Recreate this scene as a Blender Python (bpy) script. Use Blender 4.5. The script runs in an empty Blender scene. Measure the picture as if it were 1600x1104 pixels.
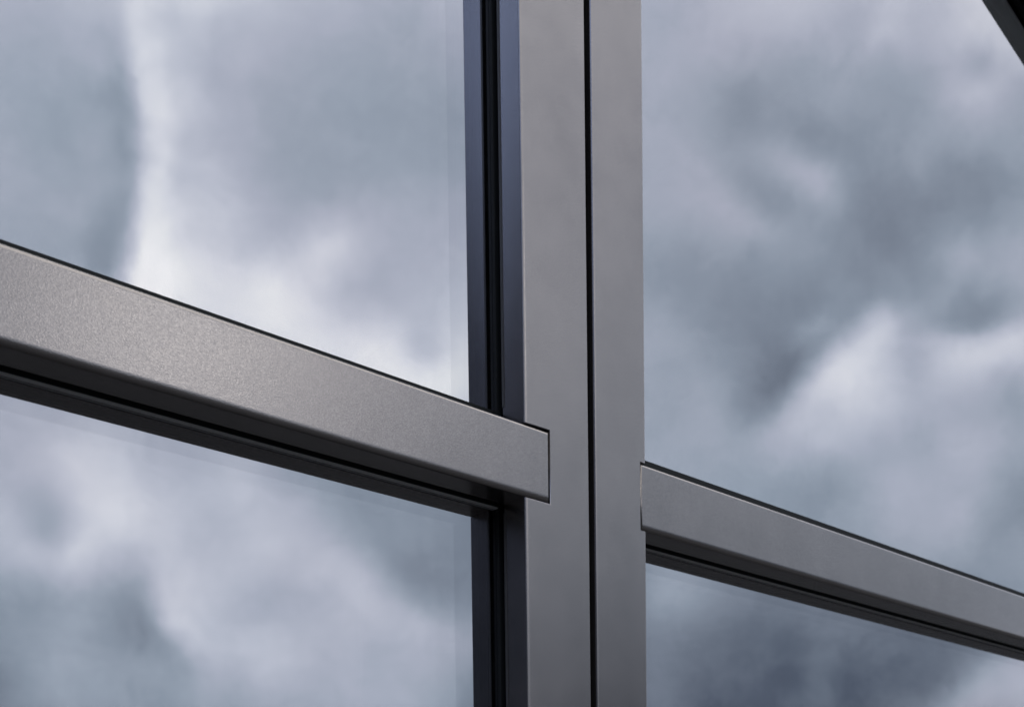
import bpy, bmesh, math, random
import numpy as np
from mathutils import Vector, Matrix

SC = bpy.context.scene
C = SC.collection
MM = 0.001

# ------------------------------------------------------------------ camera
CAM_Z = 1.35                      # eye height above the paving; facade front plane is y = 0, outside is -y
CAM = Vector((0.0, -0.789596, CAM_Z))
F = Vector((0.66130167, 0.74863118, -0.04723829))
R = Vector((0.74897474, -0.66246002, -0.01354802))
U = Vector((0.04143595, 0.02642096, 0.99879177))
cd = bpy.data.cameras.new('camera'); cam = bpy.data.objects.new('camera', cd); C.objects.link(cam)
cam.matrix_world = Matrix(((R.x, U.x, -F.x, CAM.x), (R.y, U.y, -F.y, CAM.y), (R.z, U.z, -F.z, CAM.z), (0, 0, 0, 1)))
cd.sensor_fit = 'HORIZONTAL'; cd.sensor_width = 36.0
cd.lens = 36.0 * 1750 / 1600
cd.shift_y = (1450 - 552) / 1600.0       # shift lens: verticals stay upright
cd.clip_start = 0.01; cd.clip_end = 3000
cd.dof.use_dof = True; cd.dof.focus_distance = 1.02; cd.dof.aperture_fstop = 10
SC.camera = cam

# ------------------------------------------------------------------ sun direction, shared by lamp and sky
SUN_TO = Vector((0.39048739, -0.81812522, 0.42212644)).normalized()   # from the scene towards the sun
SUN_EL = math.asin(SUN_TO.z); SUN_AZ = math.atan2(SUN_TO.x, SUN_TO.y)
sl = bpy.data.lights.new('sun', 'SUN'); sl.energy = 0.045; sl.angle = math.radians(0.6); sl.color = (1.0, 0.98, 0.95)
so = bpy.data.objects.new('sun', sl); C.objects.link(so)
so.rotation_euler = SUN_TO.to_track_quat('Z', 'Y').to_euler()
SC.view_settings.view_transform = 'Standard'; SC.view_settings.look = 'None'
SC.view_settings.exposure = 0; SC.view_settings.gamma = 1; SC.view_settings.use_curve_mapping = False
SC.cycles.max_bounces = 10; SC.cycles.transparent_max_bounces = 16; SC.cycles.glossy_bounces = 6
SC.cycles.sample_clamp_indirect = 6

# ------------------------------------------------------------------ cloudy sky
# Brightness of the cloud deck at points of a flat chart of the sky in front of the facade:
# (across, down, brightness, width); the chart is the gnomonic map about direction CF.
SAMP = [
 (150, 455, 0.64, 15), (182, 478, 0.67, 15), (110, 470, 0.64, 20), (160, 300, 0.635, 18), (165, 240, 0.635, 18), (200, 1025, 0.575, 20), (240, 1040, 0.6, 22),
 (300, 60, 0.75, 28), (302, 120, 0.75, 28), (308, 180, 0.745, 28), (325, 250, 0.75, 28), (350, 100, 0.71, 30), (385, 170, 0.68, 30), (380, 240, 0.68, 30),
 (248, 60, 0.81, 20), (252, 140, 0.82, 20), (255, 230, 0.82, 20), (262, 310, 0.82, 20), (270, 380, 0.83, 22),
 (-60, 60, 0.66, 40), (20, 20, 0.67, 40), (90, 20, 0.68, 40), (150, 10, 0.72, 30), (30, 110, 0.64, 40), (110, 110, 0.64, 40), (165, 90, 0.68, 28), (20, 200, 0.63, 40), (100, 200, 0.61, 40),
 (170, 190, 0.63, 25), (40, 290, 0.64, 40), (110, 290, 0.62, 40), (175, 290, 0.64, 22), (60, 370, 0.63, 40), (140, 350, 0.63, 28), (120, 430, 0.63, 30), (260, 30, 0.76, 28), (310, 10, 0.8, 28),
 (350, 40, 0.72, 30), (262, 110, 0.77, 25), (270, 200, 0.77, 25), (275, 270, 0.76, 28), (290, 330, 0.8, 30), (340, 330, 0.77, 30), (310, 400, 0.82, 35), (330, 110, 0.68, 40), (400, 60, 0.7, 40),
 (470, 30, 0.7, 40), (560, 30, 0.67, 40), (640, 30, 0.66, 40), (700, 60, 0.68, 40), (420, 130, 0.65, 40), (500, 130, 0.63, 40), (580, 150, 0.61, 40), (650, 150, 0.62, 40), (720, 170, 0.62, 40),
 (330, 200, 0.7, 30), (340, 250, 0.72, 28), (420, 220, 0.64, 40), (500, 220, 0.62, 40), (580, 230, 0.61, 40), (660, 240, 0.61, 40), (370, 290, 0.71, 28), (430, 300, 0.66, 40), (520, 310, 0.64, 40),
 (610, 310, 0.64, 40), (700, 300, 0.65, 40), (390, 350, 0.73, 28), (400, 390, 0.74, 22), (450, 360, 0.69, 28), (450, 410, 0.78, 24), (420, 450, 0.87, 35), (390, 480, 0.87, 30), (510, 375, 0.79, 28),
 (560, 380, 0.74, 28), (620, 390, 0.67, 40), (700, 400, 0.7, 40), (510, 430, 0.77, 25), (540, 460, 0.71, 28), (600, 450, 0.68, 35), (660, 470, 0.72, 35), (500, 490, 0.8, 25), (560, 520, 0.82, 30),
 (620, 550, 0.85, 28), (665, 545, 0.76, 14), (690, 570, 0.88, 25), (650, 600, 0.88, 25), (740, 540, 0.84, 40), (470, 530, 0.86, 30), (400, 560, 0.84, 40), (300, 500, 0.82, 40), (200, 540, 0.74, 40),
 (80, 520, 0.68, 40), (-20, 650, 0.68, 40), (60, 650, 0.69, 40), (130, 650, 0.72, 30), (200, 680, 0.73, 28), (10, 730, 0.68, 30), (70, 720, 0.72, 28), (120, 735, 0.78, 28), (170, 740, 0.77, 28),
 (180, 700, 0.75, 28), (250, 720, 0.7, 30), (0, 800, 0.72, 28), (65, 800, 0.63, 24), (80, 840, 0.64, 24), (130, 790, 0.76, 28), (180, 800, 0.82, 28), (230, 800, 0.78, 28), (20, 850, 0.72, 26),
 (50, 870, 0.73, 26), (110, 860, 0.8, 28), (170, 860, 0.73, 28), (300, 740, 0.68, 30), (290, 790, 0.73, 28), (350, 800, 0.7, 28), (370, 760, 0.75, 28), (410, 790, 0.72, 28), (400, 850, 0.75, 40),
 (300, 860, 0.73, 40), (240, 870, 0.74, 26), (0, 910, 0.6, 28), (50, 930, 0.58, 28), (80, 960, 0.6, 26), (110, 900, 0.7, 26), (160, 910, 0.65, 26), (200, 930, 0.58, 24), (215, 970, 0.54, 28),
 (170, 990, 0.58, 28), (130, 960, 0.62, 24), (10, 980, 0.57, 28), (10, 1050, 0.52, 28), (60, 1040, 0.6, 26), (110, 1030, 0.62, 30), (160, 1060, 0.6, 30), (230, 1070, 0.58, 35), (60, 1100, 0.58, 30),
 (120, 1130, 0.58, 40), (290, 960, 0.75, 22), (330, 920, 0.74, 30), (340, 990, 0.73, 30), (320, 1050, 0.68, 28), (380, 1070, 0.66, 35), (300, 1100, 0.62, 35), (420, 930, 0.67, 35), (430, 1000, 0.73, 28),
 (410, 1040, 0.74, 26), (480, 1080, 0.66, 35), (560, 1060, 0.68, 40), (640, 1080, 0.66, 40), (700, 1050, 0.63, 30), (500, 1130, 0.66, 40), (650, 1150, 0.63, 40), (440, 750, 0.66, 30), (480, 790, 0.66, 30),
 (460, 850, 0.72, 30), (540, 810, 0.6, 28), (520, 920, 0.7, 40), (600, 1000, 0.68, 40), (700, 1000, 0.66, 30), (560, 770, 0.57, 30), (620, 790, 0.57, 30), (690, 820, 0.56, 30), (590, 840, 0.57, 26),
 (690, 910, 0.54, 26), (700, 870, 0.53, 26), (650, 850, 0.54, 28), (750, 900, 0.52, 40), (760, 1000, 0.6, 40), (300, 620, 0.68, 50), (500, 680, 0.66, 50), (700, 720, 0.62, 50), (800, 100, 0.66, 60),
 (900, 100, 0.66, 60), (800, 300, 0.66, 60), (900, 300, 0.66, 60), (820, 500, 0.74, 60), (920, 520, 0.66, 60), (850, 700, 0.58, 60), (920, 720, 0.62, 60), (860, 900, 0.36, 60), (870, 1050, 0.22, 60),  # low samples hidden behind the post are darkened to dim its metal
 (920, 950, 0.4, 60), (1020, 30, 0.66, 40), (1080, 30, 0.67, 40), (1110, 60, 0.68, 40), (1170, 15, 0.73, 30), (1230, 20, 0.74, 30), (1290, 20, 0.72, 30), (1340, 30, 0.68, 26), (1385, 20, 0.74, 24),
 (1385, 70, 0.73, 24), (1430, 40, 0.7, 26), (1480, 20, 0.74, 30), (1530, 40, 0.79, 30), (1600, 60, 0.8, 40), (1560, 85, 0.76, 26), (1500, 70, 0.75, 28), (1030, 120, 0.67, 40), (1100, 110, 0.65, 30),
 (1180, 90, 0.65, 30), (1250, 100, 0.63, 40), (1320, 90, 0.65, 30), (1390, 110, 0.64, 26), (1440, 110, 0.632, 28), (1480, 120, 0.683, 26), (1520, 100, 0.66, 18), (1530, 110, 0.64, 14), (1520, 150, 0.74, 20),
 (1550, 120, 0.72, 20), (1590, 130, 0.69, 26), (1570, 180, 0.65, 28), (1030, 210, 0.66, 40), (1090, 190, 0.62, 28), (1140, 160, 0.572, 28), (1180, 175, 0.555, 28), (1230, 170, 0.581, 28), (1240, 205, 0.555, 24),
 (1290, 220, 0.547, 28), (1330, 240, 0.555, 26), (1290, 160, 0.606, 35), (1360, 170, 0.606, 40), (1440, 180, 0.615, 40), (1500, 190, 0.66, 26), (1530, 230, 0.62, 26), (1600, 230, 0.62, 40), (1040, 300, 0.66, 40),
 (1140, 210, 0.581, 20), (1180, 230, 0.598, 20), (1205, 230, 0.632, 16), (1220, 255, 0.649, 16), (1250, 268, 0.691, 16), (1290, 272, 0.666, 14), (1270, 250, 0.598, 14), (1230, 285, 0.606, 14), (1262, 300, 0.649, 14),
 (1300, 315, 0.632, 14), (1210, 300, 0.572, 20), (1260, 335, 0.589, 18), (1330, 290, 0.564, 24), (1380, 260, 0.572, 40), (1450, 260, 0.598, 35), (1500, 260, 0.56, 28), (1560, 270, 0.57, 30), (1610, 290, 0.6, 30),
 (1250, 365, 0.598, 20), (1090, 330, 0.65, 28), (1040, 370, 0.62, 28), (1110, 390, 0.598, 28), (1180, 400, 0.581, 28), (1250, 410, 0.581, 28), (1310, 370, 0.564, 28), (1340, 330, 0.547, 28), (1400, 340, 0.521, 28),
 (1460, 310, 0.538, 28), (1510, 300, 0.54, 28), (1390, 385, 0.521, 26), (1440, 370, 0.547, 26), (1500, 370, 0.59, 24), (1500, 400, 0.65, 22), (1540, 350, 0.56, 24), (1560, 400, 0.62, 22), (1600, 370, 0.64, 26),
 (1600, 430, 0.66, 28), (1550, 450, 0.6, 22), (1020, 430, 0.58, 28), (1080, 440, 0.56, 28), (1150, 440, 0.555, 28), (1220, 450, 0.555, 28), (1290, 440, 0.547, 28), (1340, 420, 0.547, 26), (1400, 430, 0.564, 26),
 (1460, 430, 0.572, 26), (1520, 440, 0.6, 24), (1030, 500, 0.63, 28), (1090, 490, 0.57, 28), (1150, 500, 0.53, 28), (1210, 500, 0.51, 26), (1260, 490, 0.53, 22), (1310, 470, 0.564, 22), (1480, 470, 0.589, 24),
 (1530, 490, 0.54, 24), (1330, 590, 0.83, 24), (1300, 610, 0.8, 22), (1370, 580, 0.79, 22), (1380, 630, 0.76, 24), (1280, 640, 0.76, 22), (1330, 640, 0.77, 24), (1040, 570, 0.62, 28), (1090, 580, 0.62, 24),
 (1130, 560, 0.57, 22), (1180, 570, 0.52, 24), (1185, 620, 0.52, 20), (1150, 620, 0.58, 18), (1110, 630, 0.64, 22), (1060, 640, 0.63, 26), (1130, 670, 0.64, 22), (1430, 560, 0.66, 24), (1450, 620, 0.69, 28),
 (1510, 620, 0.67, 28), (1580, 600, 0.64, 28), (1240, 690, 0.7, 24), (1300, 690, 0.71, 26), (1370, 690, 0.67, 28), (1440, 690, 0.65, 28), (1500, 690, 0.7, 24), (1560, 680, 0.66, 28), (1620, 680, 0.64, 30),
 (1150, 740, 0.62, 28), (1220, 750, 0.62, 26), (1290, 750, 0.57, 28), (1350, 760, 0.62, 26), (1400, 750, 0.68, 26), (1460, 770, 0.67, 26), (1530, 750, 0.66, 26), (1580, 760, 0.58, 26), (1500, 820, 0.67, 26),
 (1560, 830, 0.57, 26), (1600, 850, 0.59, 26), (1440, 830, 0.66, 28), (1380, 820, 0.64, 28), (1600, 800, 0.55, 26), (1300, 830, 0.6, 30), (1020, 860, 0.6, 28), (1030, 920, 0.6, 28), (1060, 930, 0.61, 26),
 (1100, 920, 0.58, 28), (1150, 940, 0.5, 28), (1040, 980, 0.52, 28), (1090, 990, 0.47, 28), (1140, 990, 0.434, 28), (1030, 1040, 0.47, 28), (1080, 1060, 0.42, 28), (1130, 1060, 0.415, 28), (1030, 1110, 0.46, 30),
 (1100, 1120, 0.38, 30), (1200, 960, 0.45, 28), (1220, 1000, 0.408, 24), (1200, 1050, 0.402, 24), (1245, 1000, 0.408, 16), (1245, 1060, 0.389, 16), (1280, 990, 0.447, 12), (1282, 1030, 0.441, 12), (1283, 1080, 0.441, 12),
 (1305, 1000, 0.434, 10), (1310, 1050, 0.395, 10), (1313, 1090, 0.395, 10), (1330, 1000, 0.434, 12), (1350, 980, 0.447, 20), (1360, 1030, 0.421, 18), (1370, 1080, 0.408, 20), (1400, 990, 0.454, 26), (1410, 1040, 0.421, 24),
 (1450, 1000, 0.447, 24), (1460, 1040, 0.434, 22), (1570, 1070, 0.66, 24), (1610, 1050, 0.69, 28), (1540, 1110, 0.68, 26), (1350, 930, 0.5, 30), (1450, 950, 0.5, 30), (1550, 960, 0.52, 26), (1620, 990, 0.6, 30),
 (1285, 522, 0.6, 10), (1262, 532, 0.585, 10), (173, 3, 0.71, 7), (191, -3, 0.78, 7), (186, 43, 0.7, 7), (206, 37, 0.8, 7), (195, 86, 0.67, 7), (215, 84, 0.82, 7), (199, 131, 0.66, 7),
 (219, 129, 0.8, 7), (204, 176, 0.64, 7), (224, 174, 0.82, 7), (207, 220, 0.65, 7), (227, 220, 0.82, 7), (206, 264, 0.65, 7), (226, 266, 0.82, 7), (201, 309, 0.65, 7), (221, 311, 0.83, 7),
 (195, 343, 0.64, 7), (215, 347, 0.83, 7), (190, 379, 0.64, 7), (210, 381, 0.85, 7), (186, 419, 0.65, 7), (206, 421, 0.86, 7), (182, 449, 0.66, 7), (202, 451, 0.86, 7), (1171, 686, 0.64, 7),
 (1159, 664, 0.595, 7), (1207, 666, 0.68, 7), (1193, 644, 0.565, 7), (1241, 639, 0.7, 7), (1223, 621, 0.535, 7), (1266, 608, 0.76, 7), (1244, 592, 0.535, 7), (1285, 578, 0.78, 7), (1265, 562, 0.545, 7),
 (1309, 555, 0.76, 7), (1291, 535, 0.565, 7), (1338, 530, 0.75, 7), (1322, 510, 0.585, 7), (1368, 504, 0.76, 7), (1356, 480, 0.605, 7), (1397, 500, 0.72, 7), (1393, 474, 0.611, 7), (1412, 509, 0.66, 7),
 (1428, 491, 0.64, 7), (1445, 536, 0.7, 7), (1455, 514, 0.625, 7), (1490, 542, 0.75, 7), (1490, 518, 0.605, 7), (1533, 540, 0.77, 7), (1527, 516, 0.585, 7), (1565, 526, 0.76, 7), (1555, 504, 0.585, 7),
 (1595, 511, 0.74, 7), (1585, 489, 0.625, 7), (227, 917, 0.649, 7), (245, 913, 0.728, 7), (235, 948, 0.611, 7), (253, 942, 0.735, 7), (246, 979, 0.604, 7), (262, 971, 0.75, 7), (265, 1006, 0.611, 7),
 (279, 994, 0.743, 7), (294, 1032, 0.626, 7), (306, 1018, 0.713, 7), (514, 863, 0.72, 7), (526, 837, 0.645, 7), (553, 880, 0.71, 7), (567, 856, 0.615, 7), (586, 906, 0.69, 7), (604, 884, 0.575, 7),
 (616, 936, 0.68, 7), (634, 914, 0.555, 7), (654, 958, 0.67, 7), (666, 932, 0.555, 7), (696, 971, 0.66, 7), (704, 945, 0.565, 7), (1458, 1118, 0.605, 7), (1442, 1090, 0.457, 7), (1499, 1093, 0.645, 7),
 (1481, 1067, 0.475, 7), (1535, 1063, 0.65, 7), (1515, 1037, 0.505, 7), (1568, 1042, 0.65, 7), (1552, 1014, 0.545, 7), (1607, 1022, 0.66, 7), (1593, 994, 0.585, 7), (1095, 241, 0.65, 7), (1115, 229, 0.627, 7),
 (1120, 282, 0.649, 7), (1140, 268, 0.611, 7), (1146, 318, 0.657, 7), (1164, 302, 0.593, 7), (1178, 345, 0.649, 7), (1192, 325, 0.585, 7), (1215, 363, 0.632, 7), (1225, 341, 0.593, 7),
]

SP = np.array(SAMP, float)
def cloud_field(u, v, lam=.0006):
    """smooth surface (thin-plate spline) through the brightness samples"""
    X = SP[:, :2] / 400.; n = len(X)
    r2 = ((X[:, None] - X[None]) ** 2).sum(-1)
    Q = np.c_[np.ones(n), X]; A = np.zeros((n + 3, n + 3))
    A[:n, :n] = .5 * r2 * np.log(r2 + 1e-9) + np.diag(lam * (np.maximum(SP[:, 3], 15) / 28) ** 2)
    A[:n, n:] = Q; A[n:, :n] = Q.T
    c = np.linalg.solve(A, np.r_[SP[:, 2], 0, 0, 0])
    uu, vv = u / 400., v / 400.
    out = c[n] + c[n + 1] * uu + c[n + 2] * vv
    for (a, b), wgt in zip(X, c[:n]):
        r2 = (uu - a) ** 2 + (vv - b) ** 2
        out = out + wgt * .5 * r2 * np.log(r2 + 1e-9)
    return np.clip(out, .3, .93)
U0, U1, V0, V1 = -100., 1700., -60., 1160.
gu, gv = np.meshgrid(np.linspace(U0, U1, 226), np.linspace(V0, V1, 153))
T = cloud_field(gu, gv); TM = float(T.mean())
_a, _s, _b = np.linalg.svd(T - TM, full_matrices=False)
RANK = 24

w = bpy.data.worlds.new('World'); SC.world = w; w.use_nodes = True
nt = w.node_tree; nt.nodes.clear()
def N(t, **k):
    n = nt.nodes.new(t)
    for a, b in k.items(): setattr(n, a, b)
    return n
def L(a, b): nt.links.new(a, b)
def put(sock, x):
    if hasattr(x, 'links'): L(x, sock)
    else: sock.default_value = x
def M(op, a, b=None, c=None, clamp=False):
    n = N('ShaderNodeMath', operation=op, use_clamp=clamp)
    put(n.inputs[0], a)
    if b is not None: put(n.inputs[1], b)
    if c is not None: put(n.inputs[2], c)
    return n.outputs[0]
def VM(op, a, b=None, out=0, scale=None):
    n = N('ShaderNodeVectorMath', operation=op)
    put(n.inputs[0], a)
    if b is not None: put(n.inputs[1], b)
    if scale is not None: put(n.inputs['Scale'], scale)
    return n.outputs[out]
def SM(x, a, b):
    n = N('ShaderNodeMapRange', interpolation_type='SMOOTHSTEP'); put(n.inputs[0], x)
    n.inputs[1].default_value = a; n.inputs[2].default_value = b
    return n.outputs[0]
def noise(vec, sc, det=4, rough=.5, col=False):
    n = N('ShaderNodeTexNoise'); put(n.inputs['Vector'], vec)
    n.inputs['Scale'].default_value = sc; n.inputs['Detail'].default_value = det; n.inputs['Roughness'].default_value = rough
    return n.outputs['Color' if col else 'Fac']
d = N('ShaderNodeTexCoord').outputs['Generated']
CF = (F.x, -F.y, F.z); CR = (R.x, -R.y, R.z); CU = (U.x, -U.y, U.z)
# soft folding of the cloud edges
wv = VM('SUBTRACT', noise(d, 9, 3, .55, True), (.5, .5, .5))
wv2 = VM('SUBTRACT', noise(d, 26, 5, .62, True), (.5, .5, .5))
dw = VM('ADD', VM('ADD', d, VM('SCALE', wv, scale=.010)), VM('SCALE', wv2, scale=.020))
dF = VM('DOT_PRODUCT', dw, CF, 1)
dFc = M('MAXIMUM', dF, .05)
cu = M('MULTIPLY_ADD', M('DIVIDE', VM('DOT_PRODUCT', dw, CR, 1), dFc), 1750. / (U1 - U0), (800. - U0) / (U1 - U0), clamp=True)
cv = M('MULTIPLY_ADD', M('DIVIDE', VM('DOT_PRODUCT', dw, CU, 1), dFc), -1750. / (V1 - V0), (1450. - V0) / (V1 - V0), clamp=True)
def curves(sock, rows, n):
    cb = N('ShaderNodeCombineXYZ')
    for i in range(3): L(sock, cb.inputs[i])
    # colour curves: one curve per channel
    c = N('ShaderNodeRGBCurve')
    L(cb.outputs[0], c.inputs['Color'])
    m = c.mapping; m.use_clip = False
    xs = np.linspace(0, 1, n)
    for ch, row in enumerate(rows):
        ys = np.interp(xs, np.linspace(0, 1, len(row)), row)
        cv_ = m.curves[ch]
        cv_.points[0].location = (0, ys[0]); cv_.points[1].location = (1, ys[-1])
        for x, y in zip(xs[1:-1], ys[1:-1]): cv_.points.new(float(x), float(y))
        for p in cv_.points: p.handle_type = 'AUTO'
    m.update()
    return c.outputs[0]
acc = TM
for k in range(0, RANK, 3):
    fu = []; fv = []
    for j in range(k, k + 3):
        s = math.sqrt(_s[j]); ru = _b[j] * s; rv = _a[:, j] * s
        # lift into 0..1 for the curve widgets, undone right after
        fu.append(ru); fv.append(rv)
    mu = max(np.abs(r).max() for r in fu) * 1.02; mv = max(np.abs(r).max() for r in fv) * 1.02
    A = curves(cu, [r / mu * .5 + .5 for r in fu], 110)
    B = curves(cv, [r / mv * .5 + .5 for r in fv], 90)
    A = VM('SUBTRACT', A, (.5, .5, .5)); B = VM('SUBTRACT', B, (.5, .5, .5))
    acc = M('MULTIPLY_ADD', VM('DOT_PRODUCT', A, B, 1), 4 * mu * mv, acc)
# the rest of the sky: broken cloud of the same kind
sep = N('ShaderNodeSeparateXYZ'); L(d, sep.inputs[0])
gen = M('MULTIPLY_ADD', M('SUBTRACT', noise(d, 2.6, 5, .55), .5), .75, .63)
gen = M('ADD', gen, M('MULTIPLY', sep.outputs['Z'], .16))
inn = M('MULTIPLY', SM(dF, .45, .7), SM(VM('DOT_PRODUCT', d, CR, 1), 3, 2))
val = N('ShaderNodeMix', data_type='FLOAT'); L(SM(dF, .55, .75), val.inputs[0]); L(gen, val.inputs[2]); L(acc, val.inputs[3])
v = val.outputs[0]
puff = noise(VM('ADD', d, VM('SCALE', wv2, scale=.05)), 11, 8, .58)
v = M('ADD', v, M('MULTIPLY', M('SUBTRACT', puff, .5), .08))
wisp = noise(VM('MULTIPLY', VM('ADD', d, VM('SCALE', wv2, scale=.09)), (1, 1, 1.6)), 38, 6, .6)
v = M('ADD', v, M('MULTIPLY', M('SUBTRACT', wisp, .5), .07))
# unseen sky overhead, brightened to light the upper metal
el = sep.outputs['Z']
v = M('MULTIPLY_ADD', SM(el, .58, .78), .26, v)
# cloud colour by thickness
ramp = N('ShaderNodeValToRGB'); cr = ramp.color_ramp
def s2l(x): x /= 255.; return x / 12.92 if x <= .04045 else ((x + .055) / 1.055) ** 2.4
stops = [(.30, 66, 72, 86), (.38, 80, 89, 104), (.5, 120, 130, 144), (.57, 137, 148, 162), (.62, 151, 161, 175), (.68, 168, 174, 189), (.75, 186, 191, 204), (.82, 208, 211, 220), (.88, 223, 225, 229), (1, 246, 246, 247)]
while len(cr.elements) < len(stops): cr.elements.new(.5)
for e, (p, r_, g_, b_) in zip(cr.elements, stops): e.position = p; e.color = (s2l(r_), s2l(g_), s2l(b_), 1)
L(v, ramp.inputs[0])
hue = N('ShaderNodeMix', data_type='RGBA'); L(noise(d, 5, 2), hue.inputs[0])
hue.inputs[6].default_value = (.965, 1.015, 1.02, 1); hue.inputs[7].default_value = (1.035, .985, .985, 1)
cl = VM('MULTIPLY', ramp.outputs[0], hue.outputs[2])
cl = VM('SCALE', cl, scale=M('MULTIPLY_ADD', SM(el, .06, .155), 1.63, .12))  # sky near the horizon darkened, added to shade the lower metal
sky = N('ShaderNodeTexSky', sky_type='NISHITA', sun_disc=False)
sky.sun_elevation = SUN_EL; sky.sun_rotation = SUN_AZ
skc = VM('SCALE', sky.outputs[0], scale=M('MULTIPLY_ADD', SM(el, .3, .62), .3, .035))
# cloud cover: thick ahead, torn open to blue towards -x
cover = M('SUBTRACT', 1.0, M('MULTIPLY', SM(VM('DOT_PRODUCT', d, (-1, 0, 0), 1), .15, .5), .6))
mx = N('ShaderNodeMix', data_type='RGBA'); L(cover, mx.inputs[0]); L(skc, mx.inputs[6]); L(cl, mx.inputs[7])
# blue-violet front-left patch, dim sky around, shaped to light the stile's side face
dl = VM('DOT_PRODUCT', d, (-1, 0, 0), 1)
far = SM(dl, .66, .86)
opening = M('MULTIPLY', M('MULTIPLY', SM(dl, .3, .5), M('SUBTRACT', 1.0, far)), SM(el, .40, .60))
lev = M('MULTIPLY_ADD', opening, 1.15, M('MULTIPLY_ADD', SM(dl, .2, .42), -.78, 1.0))
tn = N('ShaderNodeMix', data_type='RGBA'); L(SM(dl, .2, .5), tn.inputs[0])
tn.inputs[6].default_value = (1, 1, 1, 1); tn.inputs[7].default_value = (.82, .90, 1.12, 1)
tot = VM('SCALE', VM('MULTIPLY', mx.outputs[2], tn.outputs[2]), scale=lev)
bg = N('ShaderNodeBackground'); L(tot, bg.inputs[0]); bg.inputs[1].default_value = 1.0
ow = N('ShaderNodeOutputWorld'); L(bg.outputs[0], ow.inputs[0])
w.cycles.sampling_method = 'MANUAL'; w.cycles.sample_map_resolution = 512

# ------------------------------------------------------------------ materials
def mat(name):
    m = bpy.data.materials.new(name); m.use_nodes = True; m.node_tree.nodes.clear(); return m
class G:
    def __init__(s, m): s.nt = m.node_tree
    def n(s, t, **k):
        x = s.nt.nodes.new(t)
        for a, b in k.items(): setattr(x, a, b)
        return x
    def l(s, a, b): s.nt.links.new(a, b)
def coated_metal(name, base, metallic=.75, rough=.42, grain=1.0, coat=.25):
    m = mat(name); g = G(m)
    out = g.n('ShaderNodeOutputMaterial'); p = g.n('ShaderNodeBsdfPrincipled'); g.l(p.outputs[0], out.inputs[0])
    tc = g.n('ShaderNodeTexCoord')
    fine = g.n('ShaderNodeTexNoise'); fine.inputs['Scale'].default_value = 900; fine.inputs['Detail'].default_value = 2.5; fine.inputs['Roughness'].default_value = .6
    mid = g.n('ShaderNodeTexNoise'); mid.inputs['Scale'].default_value = 16; mid.inputs['Detail'].default_value = 6; mid.inputs['Roughness'].default_value = .6
    fleck = g.n('ShaderNodeTexVoronoi'); fleck.inputs['Scale'].default_value = 1100
    for x in (fine, mid, fleck): g.l(tc.outputs['Object'], x.inputs['Vector'])
    # powder coat: metallic flakes, soft mottling
    r1 = g.n('ShaderNodeMapRange'); g.l(fine.outputs['Fac'], r1.inputs[0]); r1.inputs[1].default_value = .25; r1.inputs[2].default_value = .75
    r1.inputs[3].default_value = 1 - .17 * grain; r1.inputs[4].default_value = 1 + .17 * grain
    r2 = g.n('ShaderNodeMapRange'); g.l(mid.outputs['Fac'], r2.inputs[0]); r2.inputs[1].default_value = .3; r2.inputs[2].default_value = .7
    r2.inputs[3].default_value = .93; r2.inputs[4].default_value = 1.07
    mu = g.n('ShaderNodeMath', operation='MULTIPLY'); g.l(r1.outputs[0], mu.inputs[0]); g.l(r2.outputs[0], mu.inputs[1])
    vm = g.n('ShaderNodeVectorMath', operation='SCALE'); vm.inputs[0].default_value = base; g.l(mu.outputs[0], vm.inputs['Scale'])
    g.l(vm.outputs[0], p.inputs['Base Color'])
    p.inputs['Metallic'].default_value = metallic
    rr = g.n('ShaderNodeMapRange'); g.l(mid.outputs['Fac'], rr.inputs[0]); rr.inputs[1].default_value = .3; rr.inputs[2].default_value = .7
    rr.inputs[3].default_value = rough - .02; rr.inputs[4].default_value = rough + .03; g.l(rr.outputs[0], p.inputs['Roughness'])
    p.inputs['Coat Weight'].default_value = coat; p.inputs['Coat Roughness'].default_value = .1
    sm = g.n('ShaderNodeMath', operation='MULTIPLY_ADD'); g.l(fleck.outputs['Distance'], sm.inputs[0]); sm.inputs[1].default_value = .4; g.l(fine.outputs['Fac'], sm.inputs[2])
    b = g.n('ShaderNodeBump'); b.inputs['Strength'].default_value = 1.0; b.inputs['Distance'].default_value = .00009 * grain
    g.l(sm.outputs[0], b.inputs['Height']); g.l(b.outputs[0], p.inputs['Normal']); g.l(b.outputs[0], p.inputs['Coat Normal'])
    return m
def plain(name, base, rough=.6, metallic=0, spec=.5, var=.2, sc=60):
    m = mat(name); g = G(m)
    out = g.n('ShaderNodeOutputMaterial'); p = g.n('ShaderNodeBsdfPrincipled'); g.l(p.outputs[0], out.inputs[0])
    tc = g.n('ShaderNodeTexCoord'); no = g.n('ShaderNodeTexNoise'); no.inputs['Scale'].default_value = sc; no.inputs['Detail'].default_value = 4
    g.l(tc.outputs['Object'], no.inputs['Vector'])
    r = g.n('ShaderNodeMapRange'); g.l(no.outputs['Fac'], r.inputs[0]); r.inputs[3].default_value = 1 - var; r.inputs[4].default_value = 1 + var
    vm = g.n('ShaderNodeVectorMath', operation='SCALE'); vm.inputs[0].default_value = base; g.l(r.outputs[0], vm.inputs['Scale'])
    g.l(vm.outputs[0], p.inputs['Base Color']); p.inputs['Roughness'].default_value = rough
    p.inputs['Metallic'].default_value = metallic; p.inputs['Specular IOR Level'].default_value = spec
    return m
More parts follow.
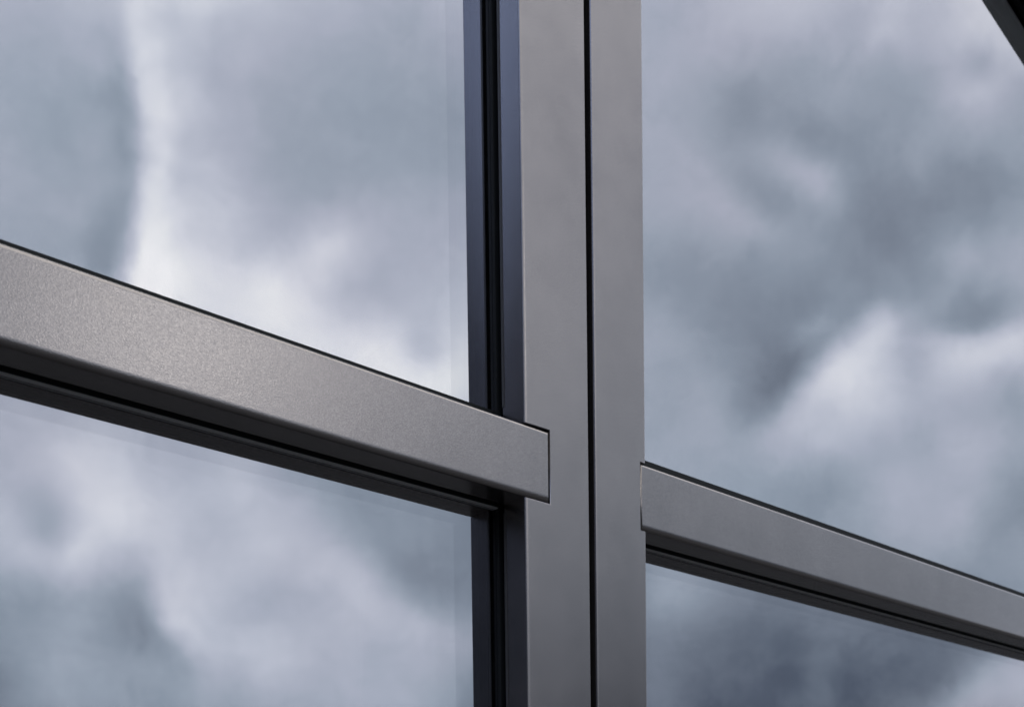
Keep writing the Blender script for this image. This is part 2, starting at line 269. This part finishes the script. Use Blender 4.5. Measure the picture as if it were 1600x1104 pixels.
def mirror_glass(name, fac, tint=(.97, .985, 1.0), wav=0.0):
    """coated face of a pane: part mirror, part clear"""
    m = mat(name); g = G(m)
    out = g.n('ShaderNodeOutputMaterial'); mx = g.n('ShaderNodeMixShader'); mx.inputs[0].default_value = fac
    t = g.n('ShaderNodeBsdfTransparent'); t.inputs[0].default_value = (.97, .97, .96, 1)
    gl = g.n('ShaderNodeBsdfGlossy'); gl.inputs['Color'].default_value = (*tint, 1); gl.inputs['Roughness'].default_value = 0.0
    g.l(t.outputs[0], mx.inputs[1]); g.l(gl.outputs[0], mx.inputs[2]); g.l(mx.outputs[0], out.inputs[0])
    if wav:
        tc = g.n('ShaderNodeTexCoord'); no = g.n('ShaderNodeTexNoise'); no.inputs['Scale'].default_value = 3.0; no.inputs['Detail'].default_value = 1
        g.l(tc.outputs['Object'], no.inputs['Vector'])
        b = g.n('ShaderNodeBump'); b.inputs['Strength'].default_value = 1; b.inputs['Distance'].default_value = wav
        g.l(no.outputs['Fac'], b.inputs['Height']); g.l(b.outputs[0], gl.inputs['Normal'])
    return m
def clear_glass(name):
    m = mat(name); g = G(m)
    out = g.n('ShaderNodeOutputMaterial'); t = g.n('ShaderNodeBsdfTransparent'); t.inputs[0].default_value = (.985, .985, .98, 1)
    g.l(t.outputs[0], out.inputs[0]); return m

METAL = coated_metal('powder_coated_metal', (.296, .268, .252), metallic=.9, rough=.235, coat=.6)
RUBBER = plain('black_rubber', (.010, .012, .012), .6, spec=.22, var=.15, sc=200)
GASKET = plain('gasket_rubber', (.018, .02, .02), .6, spec=.3, var=.1, sc=200)
SEAL = plain('grey_seal', (.8, .8, .78), .6, var=.05, sc=200)
RECESS = plain('channel_black', (.004, .004, .004), .8, spec=.1)
TRIM = plain('satin_trim', (.13, .125, .12), .5, metallic=.3, var=.05)
UNDERSIDE_LIFT = plain('underside_lightener', (.86, .90, .87), .5, var=.03)  # near-white colour stands in for light on the top rail's underside
SPACER = plain('spacer_black', (.004, .004, .005), .6, spec=.15, var=.1)
DARK = plain('dark_room_paint', (.006, .006, .006), .9, var=.1, sc=3)
BACKM = plain('dark_inner_metal', (.008, .008, .009), .6, spec=.2, var=.1)
G1 = mirror_glass('coated_glass', .50, tint=(.965, .965, .995))
G2 = mirror_glass('inner_coated_glass', .25, tint=(1.0, .95, .90))
G1B = mirror_glass('coated_glass_upper', .545, tint=(.97, .965, .985))
G2B = mirror_glass('inner_glass_upper', .07)
G3 = mirror_glass('plain_glass', .12)
CLEAR = clear_glass('clear_glass')

# ------------------------------------------------------------------ helpers (all lengths in mm, z measured from eye height)
def v3(x, y, z): return Vector((x * MM, y * MM, z * MM + CAM_Z))
def link(name, bm, m, parent=None):
    me = bpy.data.meshes.new(name); bm.normal_update(); bm.to_mesh(me); bm.free()
    for x in (m if isinstance(m, (list, tuple)) else [m]): me.materials.append(x)
    o = bpy.data.objects.new(name, me); C.objects.link(o)
    if parent:
        o.parent = parent
        if parent.type == 'EMPTY': o.matrix_parent_inverse = Matrix.Translation(-parent.location)
    return o
def reparent(o, part): o.parent = part; o.matrix_parent_inverse = Matrix.Identity(4)
def add_box(bm, x0, x1, y0, y1, z0, z1, shear=None):
    """box; shear = (slope, x_ref): z follows a sloping line along x"""
    vs = []
    for z in (z0, z1):
        for y in (y0, y1):
            for x in (x0, x1):
                dz = (x - shear[1]) * shear[0] if shear else 0
                vs.append(bm.verts.new(v3(x, y, z + dz)))
    f = lambda *i: bm.faces.new([vs[k] for k in i])
    f(0, 1, 5, 4); f(1, 3, 7, 5); f(3, 2, 6, 7); f(2, 0, 4, 6); f(4, 5, 7, 6); f(2, 3, 1, 0)
def box(name, m, parent, *a, shear=None):
    bm = bmesh.new(); add_box(bm, *a, shear=shear); bmesh.ops.recalc_face_normals(bm, faces=bm.faces[:]); return link(name, bm, m, parent)
def plate(name, m, parent, outline, y0, y1, radii, seg=5):
    """outline: (x, z) points; radii[i]: rounding in mm of the front edge from point i to i+1"""
    bm = bmesh.new(); n = len(outline)
    fr = [bm.verts.new(v3(x, y0, z)) for x, z in outline]; bk = [bm.verts.new(v3(x, y1, z)) for x, z in outline]
    bm.faces.new(fr); bm.faces.new(bk[::-1])
    for i in range(n): bm.faces.new([fr[(i + 1) % n], fr[i], bk[i], bk[(i + 1) % n]])
    bmesh.ops.recalc_face_normals(bm, faces=bm.faces[:])
    lay = bm.edges.layers.float.new('bevel_weight_edge')
    for i in range(n):
        e = bm.edges.get((fr[i], fr[(i + 1) % n])); e[lay] = min(1, radii[i] / 8.0)
    for e in bm.edges: e.smooth = e[lay] > 0
    o = link(name, bm, m, parent)
    b = o.modifiers.new('bevel', 'BEVEL'); b.width = 8 * MM; b.limit_method = 'WEIGHT'; b.segments = seg; b.profile = .5
    b.use_clamp_overlap = False; b.miter_outer = 'MITER_SHARP'
    wn = o.modifiers.new('normals', 'WEIGHTED_NORMAL'); wn.mode = 'FACE_AREA'; wn.weight = 100; wn.keep_sharp = True
    for p in o.data.polygons: p.use_smooth = True
    return o
def thing(name, label, cat, loc, group=None):
    o = bpy.data.objects.new(name, None); C.objects.link(o); o.location = loc
    o['label'] = label; o['category'] = cat; o['kind'] = 'thing'
    if group: o['group'] = group
    return o
def pane(parent, x0, x1, z0, z1, shear=None):
    """sealed unit: coated outer pane with spacer and two inner panes; x0..z1 is the edge of the glass"""
    def slab(name, y0, y1, m, par):
        o = box(name, [m, CLEAR], par, x0, x1, y0, y1, z0, z1, shear=shear)
        for p in o.data.polygons: p.material_index = 0 if p.normal.y < -.9 else 1
        return o
    g = slab('glass_pane', 41.2, 45.2, G1, parent)
    def sub(name, *a):
        o = slab(name, *a, parent); reparent(o, g); return o
    sub('inner_pane', 55, 59, G2); sub('inner_pane', 71, 75, G3)
    return g
def ring(name, m, parent, x0, x1, z0, z1, y0, y1, i0, i1, sl=0, xr=0):
    """rectangular band round an opening (x0..x1, z0..z1): from i0 outside the edge to i1 inside (mm); the top may slope"""
    bm = bmesh.new()
    for k, (ya) in enumerate((y0, y1)):
        pass
    def loop(off, y):
        pts = [(x0 - off, z0 - off), (x1 + off, z0 - off), (x1 + off, z1 + off), (x0 - off, z1 + off)]
        return [bm.verts.new(v3(x, y, z + ((x - xr) * sl if j > 1 else 0))) for j, (x, z) in enumerate(pts)]
    A = loop(i0, y0); B = loop(-i1, y0); Cc = loop(i0, y1); D = loop(-i1, y1)
    for i in range(4):
        j = (i + 1) % 4
        bm.faces.new([A[i], A[j], B[j], B[i]]); bm.faces.new([Cc[j], Cc[i], D[i], D[j]])
        bm.faces.new([B[i], B[j], D[j], D[i]]); bm.faces.new([A[j], A[i], Cc[i], Cc[j]])
    bmesh.ops.recalc_face_normals(bm, faces=bm.faces[:])
    return link(name, bm, m, parent)

# ------------------------------------------------------------------ dimensions
ZT, ZB = 422.3, 355.5                  # outer top and bottom of the cross rails
ZLOW, ZHI_L = -900.0, 1900.0
SX0, SX1 = 721.4, 806.6                # left window's stile (outer faces)
RX0, RX1 = 815.5, 890.6                # right window's stile
LX = -420.0; RX = 2900.0
SL = math.tan(math.radians(-12.19)); XR = 1700.0; ZSL = 1385.9      # sloping head of the right window

def glazing(parent, x0, x1, z0, z1, up, sl=0, xr=0):
    """everything fitted into one opening of a frame"""
    g = pane(parent, x0 - 9, x1 + 9, z0 - 9, z1 + 9) if not sl else None
    if sl:
        bm = bmesh.new()
        def slab(name, y0, y1, m, par):
            b = bmesh.new(); q = 9
            pts = [(x0 - q, z0 - q), (x1 + q, z0 - q), (x1 + q, z1 + q + (x1 + q - xr) * sl), (x0 - q, z1 + q + (x0 - q - xr) * sl)]
            a_ = [b.verts.new(v3(x, y0, z)) for x, z in pts]; c_ = [b.verts.new(v3(x, y1, z)) for x, z in pts]
            b.faces.new(a_); b.faces.new(c_[::-1])
            for i in range(4): b.faces.new([a_[(i + 1) % 4], a_[i], c_[i], c_[(i + 1) % 4]])
            bmesh.ops.recalc_face_normals(b, faces=b.faces[:])
            o = link(name, b, [m, CLEAR], parent)
            for p in o.data.polygons: p.material_index = 0 if p.normal.y < -.9 else 1
            return o
        bm.free()
        g = slab('glass_pane', 41.2, 45.2, G1B, parent)
        for a in ((55, 59, G2B), (71, 75, G2B)):
            o = slab('inner_pane', *a, parent); reparent(o, g)
    ring('rebate_channel', RECESS, parent, x0, x1, z0, z1, 30.0, 37.0, 14, -4, sl, xr)
    ring('gasket', GASKET, parent, x0, x1, z0, z1, 37.0, 41.0, 14, 1.4, sl, xr)
    for ya, yb in ((45.4, 54.8), (59.2, 70.8)):
        s = ring('spacer', SPACER, parent, x0, x1, z0, z1, ya, yb, 9, -.5, sl, xr); reparent(s, g)
    ring('inner_frame', BACKM, parent, x0, x1, z0, z1, 75.2, 95, 14, -.5, sl, xr)
    if not up:
        box('drip_seal', SEAL, parent, x0 + 1.5, x1 - 1.5, 37.4, 40.9, z1 - 2.6, z1 - 1.45)
    if up: # low upstand of the glazing bead along the foot of the pane
        box('sill_bead', RUBBER, parent, x0, x1, 33.0, 41.0, z0 - 4, z0 + up)
    return g

# ================================================================== left window
wl = thing('window', 'left grey metal window whose cross rail carries a bright glint of sun', 'window', v3(SX0, 0, ZLOW), 'windows meeting at the middle gap')
NX = 754.0                              # the cross rail is let into the stile up to here
st = plate('stile', METAL, wl,
    [(SX0, ZLOW), (SX1, ZLOW), (SX1, ZHI_L), (SX0, ZHI_L), (SX0, ZT + 1.6), (NX, ZT + 1.6), (NX, ZB - .2), (SX0, ZB - .2)],
    0, 30, [0, .9, 0, 3.6, .8, .6, 1.4, 3.6])
box('stile_core', BACKM, st, SX0 + 13, SX1 - 1.5, 30.1, 95, ZLOW, ZHI_L)
r = plate('cross_rail', METAL, wl, [(LX + 70, ZB), (NX - 1.9, ZB), (NX - 1.9, ZT), (LX + 70, ZT)], -.4, 30, [6.8, 1.4, 4.0, .5], seg=7)
box('rail_core', BACKM, r, LX + 70, SX0 + 12, 30.1, 95, ZB + 13, ZT - 13)
box('stile', METAL, wl, LX, LX + 69, 0, 30, ZLOW, ZHI_L)
box('top_rail', METAL, wl, LX + 69.5, SX0 - .5, 0, 30, ZHI_L - 70, ZHI_L)
box('bottom_rail', METAL, wl, LX + 69.5, SX0 - .5, 0, 30, ZLOW, ZLOW + 90)
glazing(wl, LX + 70, SX0, ZT, ZHI_L - 70, 19.6)
glazing(wl, LX + 70, SX0, ZLOW + 90, ZB, 0)
for z0, z1 in ((ZT + 24, ZHI_L - 71), (ZLOW + 91, ZB - 8)):
    box('glazing_trim', TRIM, wl, SX0 - .7, SX0 - .02, 27.8, 30.4, z0, z1)
box('centre_seal', RUBBER, wl, SX1 - 1.4, RX0 + 4, 31, 40, ZLOW, ZHI_L)

# ================================================================== right window
wr = thing('window', 'right grey metal window with a sloping dark top rail at the upper corner', 'window', v3(RX0, 0, ZLOW), 'windows meeting at the middle gap')
NR = 882.6
zs = lambda x: ZSL + (x - XR) * SL
ztop = zs(RX0) + 70
st = plate('stile', METAL, wr,
    [(RX0, ZLOW), (RX1, ZLOW), (RX1, ZB - .4), (NR, ZB - .4), (NR, ZT + 1.8), (RX1, ZT + 1.8), (RX1, ztop), (RX0, ztop)],
    0, 30, [0, 1.8, 1.0, .5, .8, 1.8, 0, 2.4])
box('stile_core', BACKM, st, RX0 + 4.2, RX1 - 13, 30.1, 95, ZLOW, ztop)
r = plate('cross_rail', METAL, wr, [(NR + 1.3, ZB), (RX - 70, ZB), (RX - 70, ZT), (NR + 1.3, ZT)], -.4, 30, [6.4, .5, 3.2, 1.2], seg=7)
box('rail_core', BACKM, r, RX1 - 12, RX - 70, 30.1, 95, ZB + 13, ZT - 13)
tr = plate('top_rail', METAL, wr, [(RX1 + .5, zs(RX1) + 1.6), (RX - 70.5, zs(RX - 70) + 1.6), (RX - 70.5, zs(RX - 70) + 70), (RX1 + .5, zs(RX1) + 70)], 0, 30, [5, 0, 4, 0])
box('added_underside_plate', UNDERSIDE_LIFT, tr, RX1 + 1, RX - 71, 1.5, 29.6, ZSL, ZSL + 1.5, shear=(SL, XR))  # pale plate added to lighten the shaded underside of the top rail
box('bottom_rail', METAL, wr, RX1 + .5, RX - 70.5, 0, 30, ZLOW, ZLOW + 90)
box('stile', METAL, wr, RX - 70, RX, 0, 30, ZLOW, zs(RX) + 90)
glazing(wr, RX1, RX - 70, ZT, ZSL, 22.8, SL, XR)
glazing(wr, RX1, RX - 70, ZLOW + 90, ZB, 0)

# blank metal panels closing the facade above both windows
plate('top_panel', METAL, wl, [(LX, ZHI_L + 2), (SX1, ZHI_L + 2), (SX1, 2310), (LX, 2310)], 4, 30, [0, 0, 0, 0])
plate('top_panel', METAL, wr, [(RX0, ztop + 2), (RX1 + .5, ztop + 2), (RX1 + .5, zs(RX1) + 73), (RX - 70.5, zs(RX - 70) + 73), (RX - 70.5, zs(RX) + 92), (RX, zs(RX) + 92), (RX, 2310), (RX0, 2310)], 4, 30, [0] * 8)

# ================================================================== setting: dark room behind the glass, paving outside
def struct(o): o['kind'] = 'structure'; return o
bm = bmesh.new()
add_box(bm, LX - 2, RX + 2, 96, 3500, -1345, 2300)
for f in [f for f in bm.faces if abs(sum(v.co.y for v in f.verts) / 4 - .096) < 1e-4]: bm.faces.remove(f)
bmesh.ops.recalc_face_normals(bm, faces=bm.faces[:]); struct(link('dark_interior_wall', bm, DARK))
bm = bmesh.new(); bmesh.ops.create_grid(bm, x_segments=8, y_segments=8, size=400)
pav = plain('paving_grey', (.022, .022, .022), .85, var=.3, sc=1.5)
struct(link('ground', bm, pav))
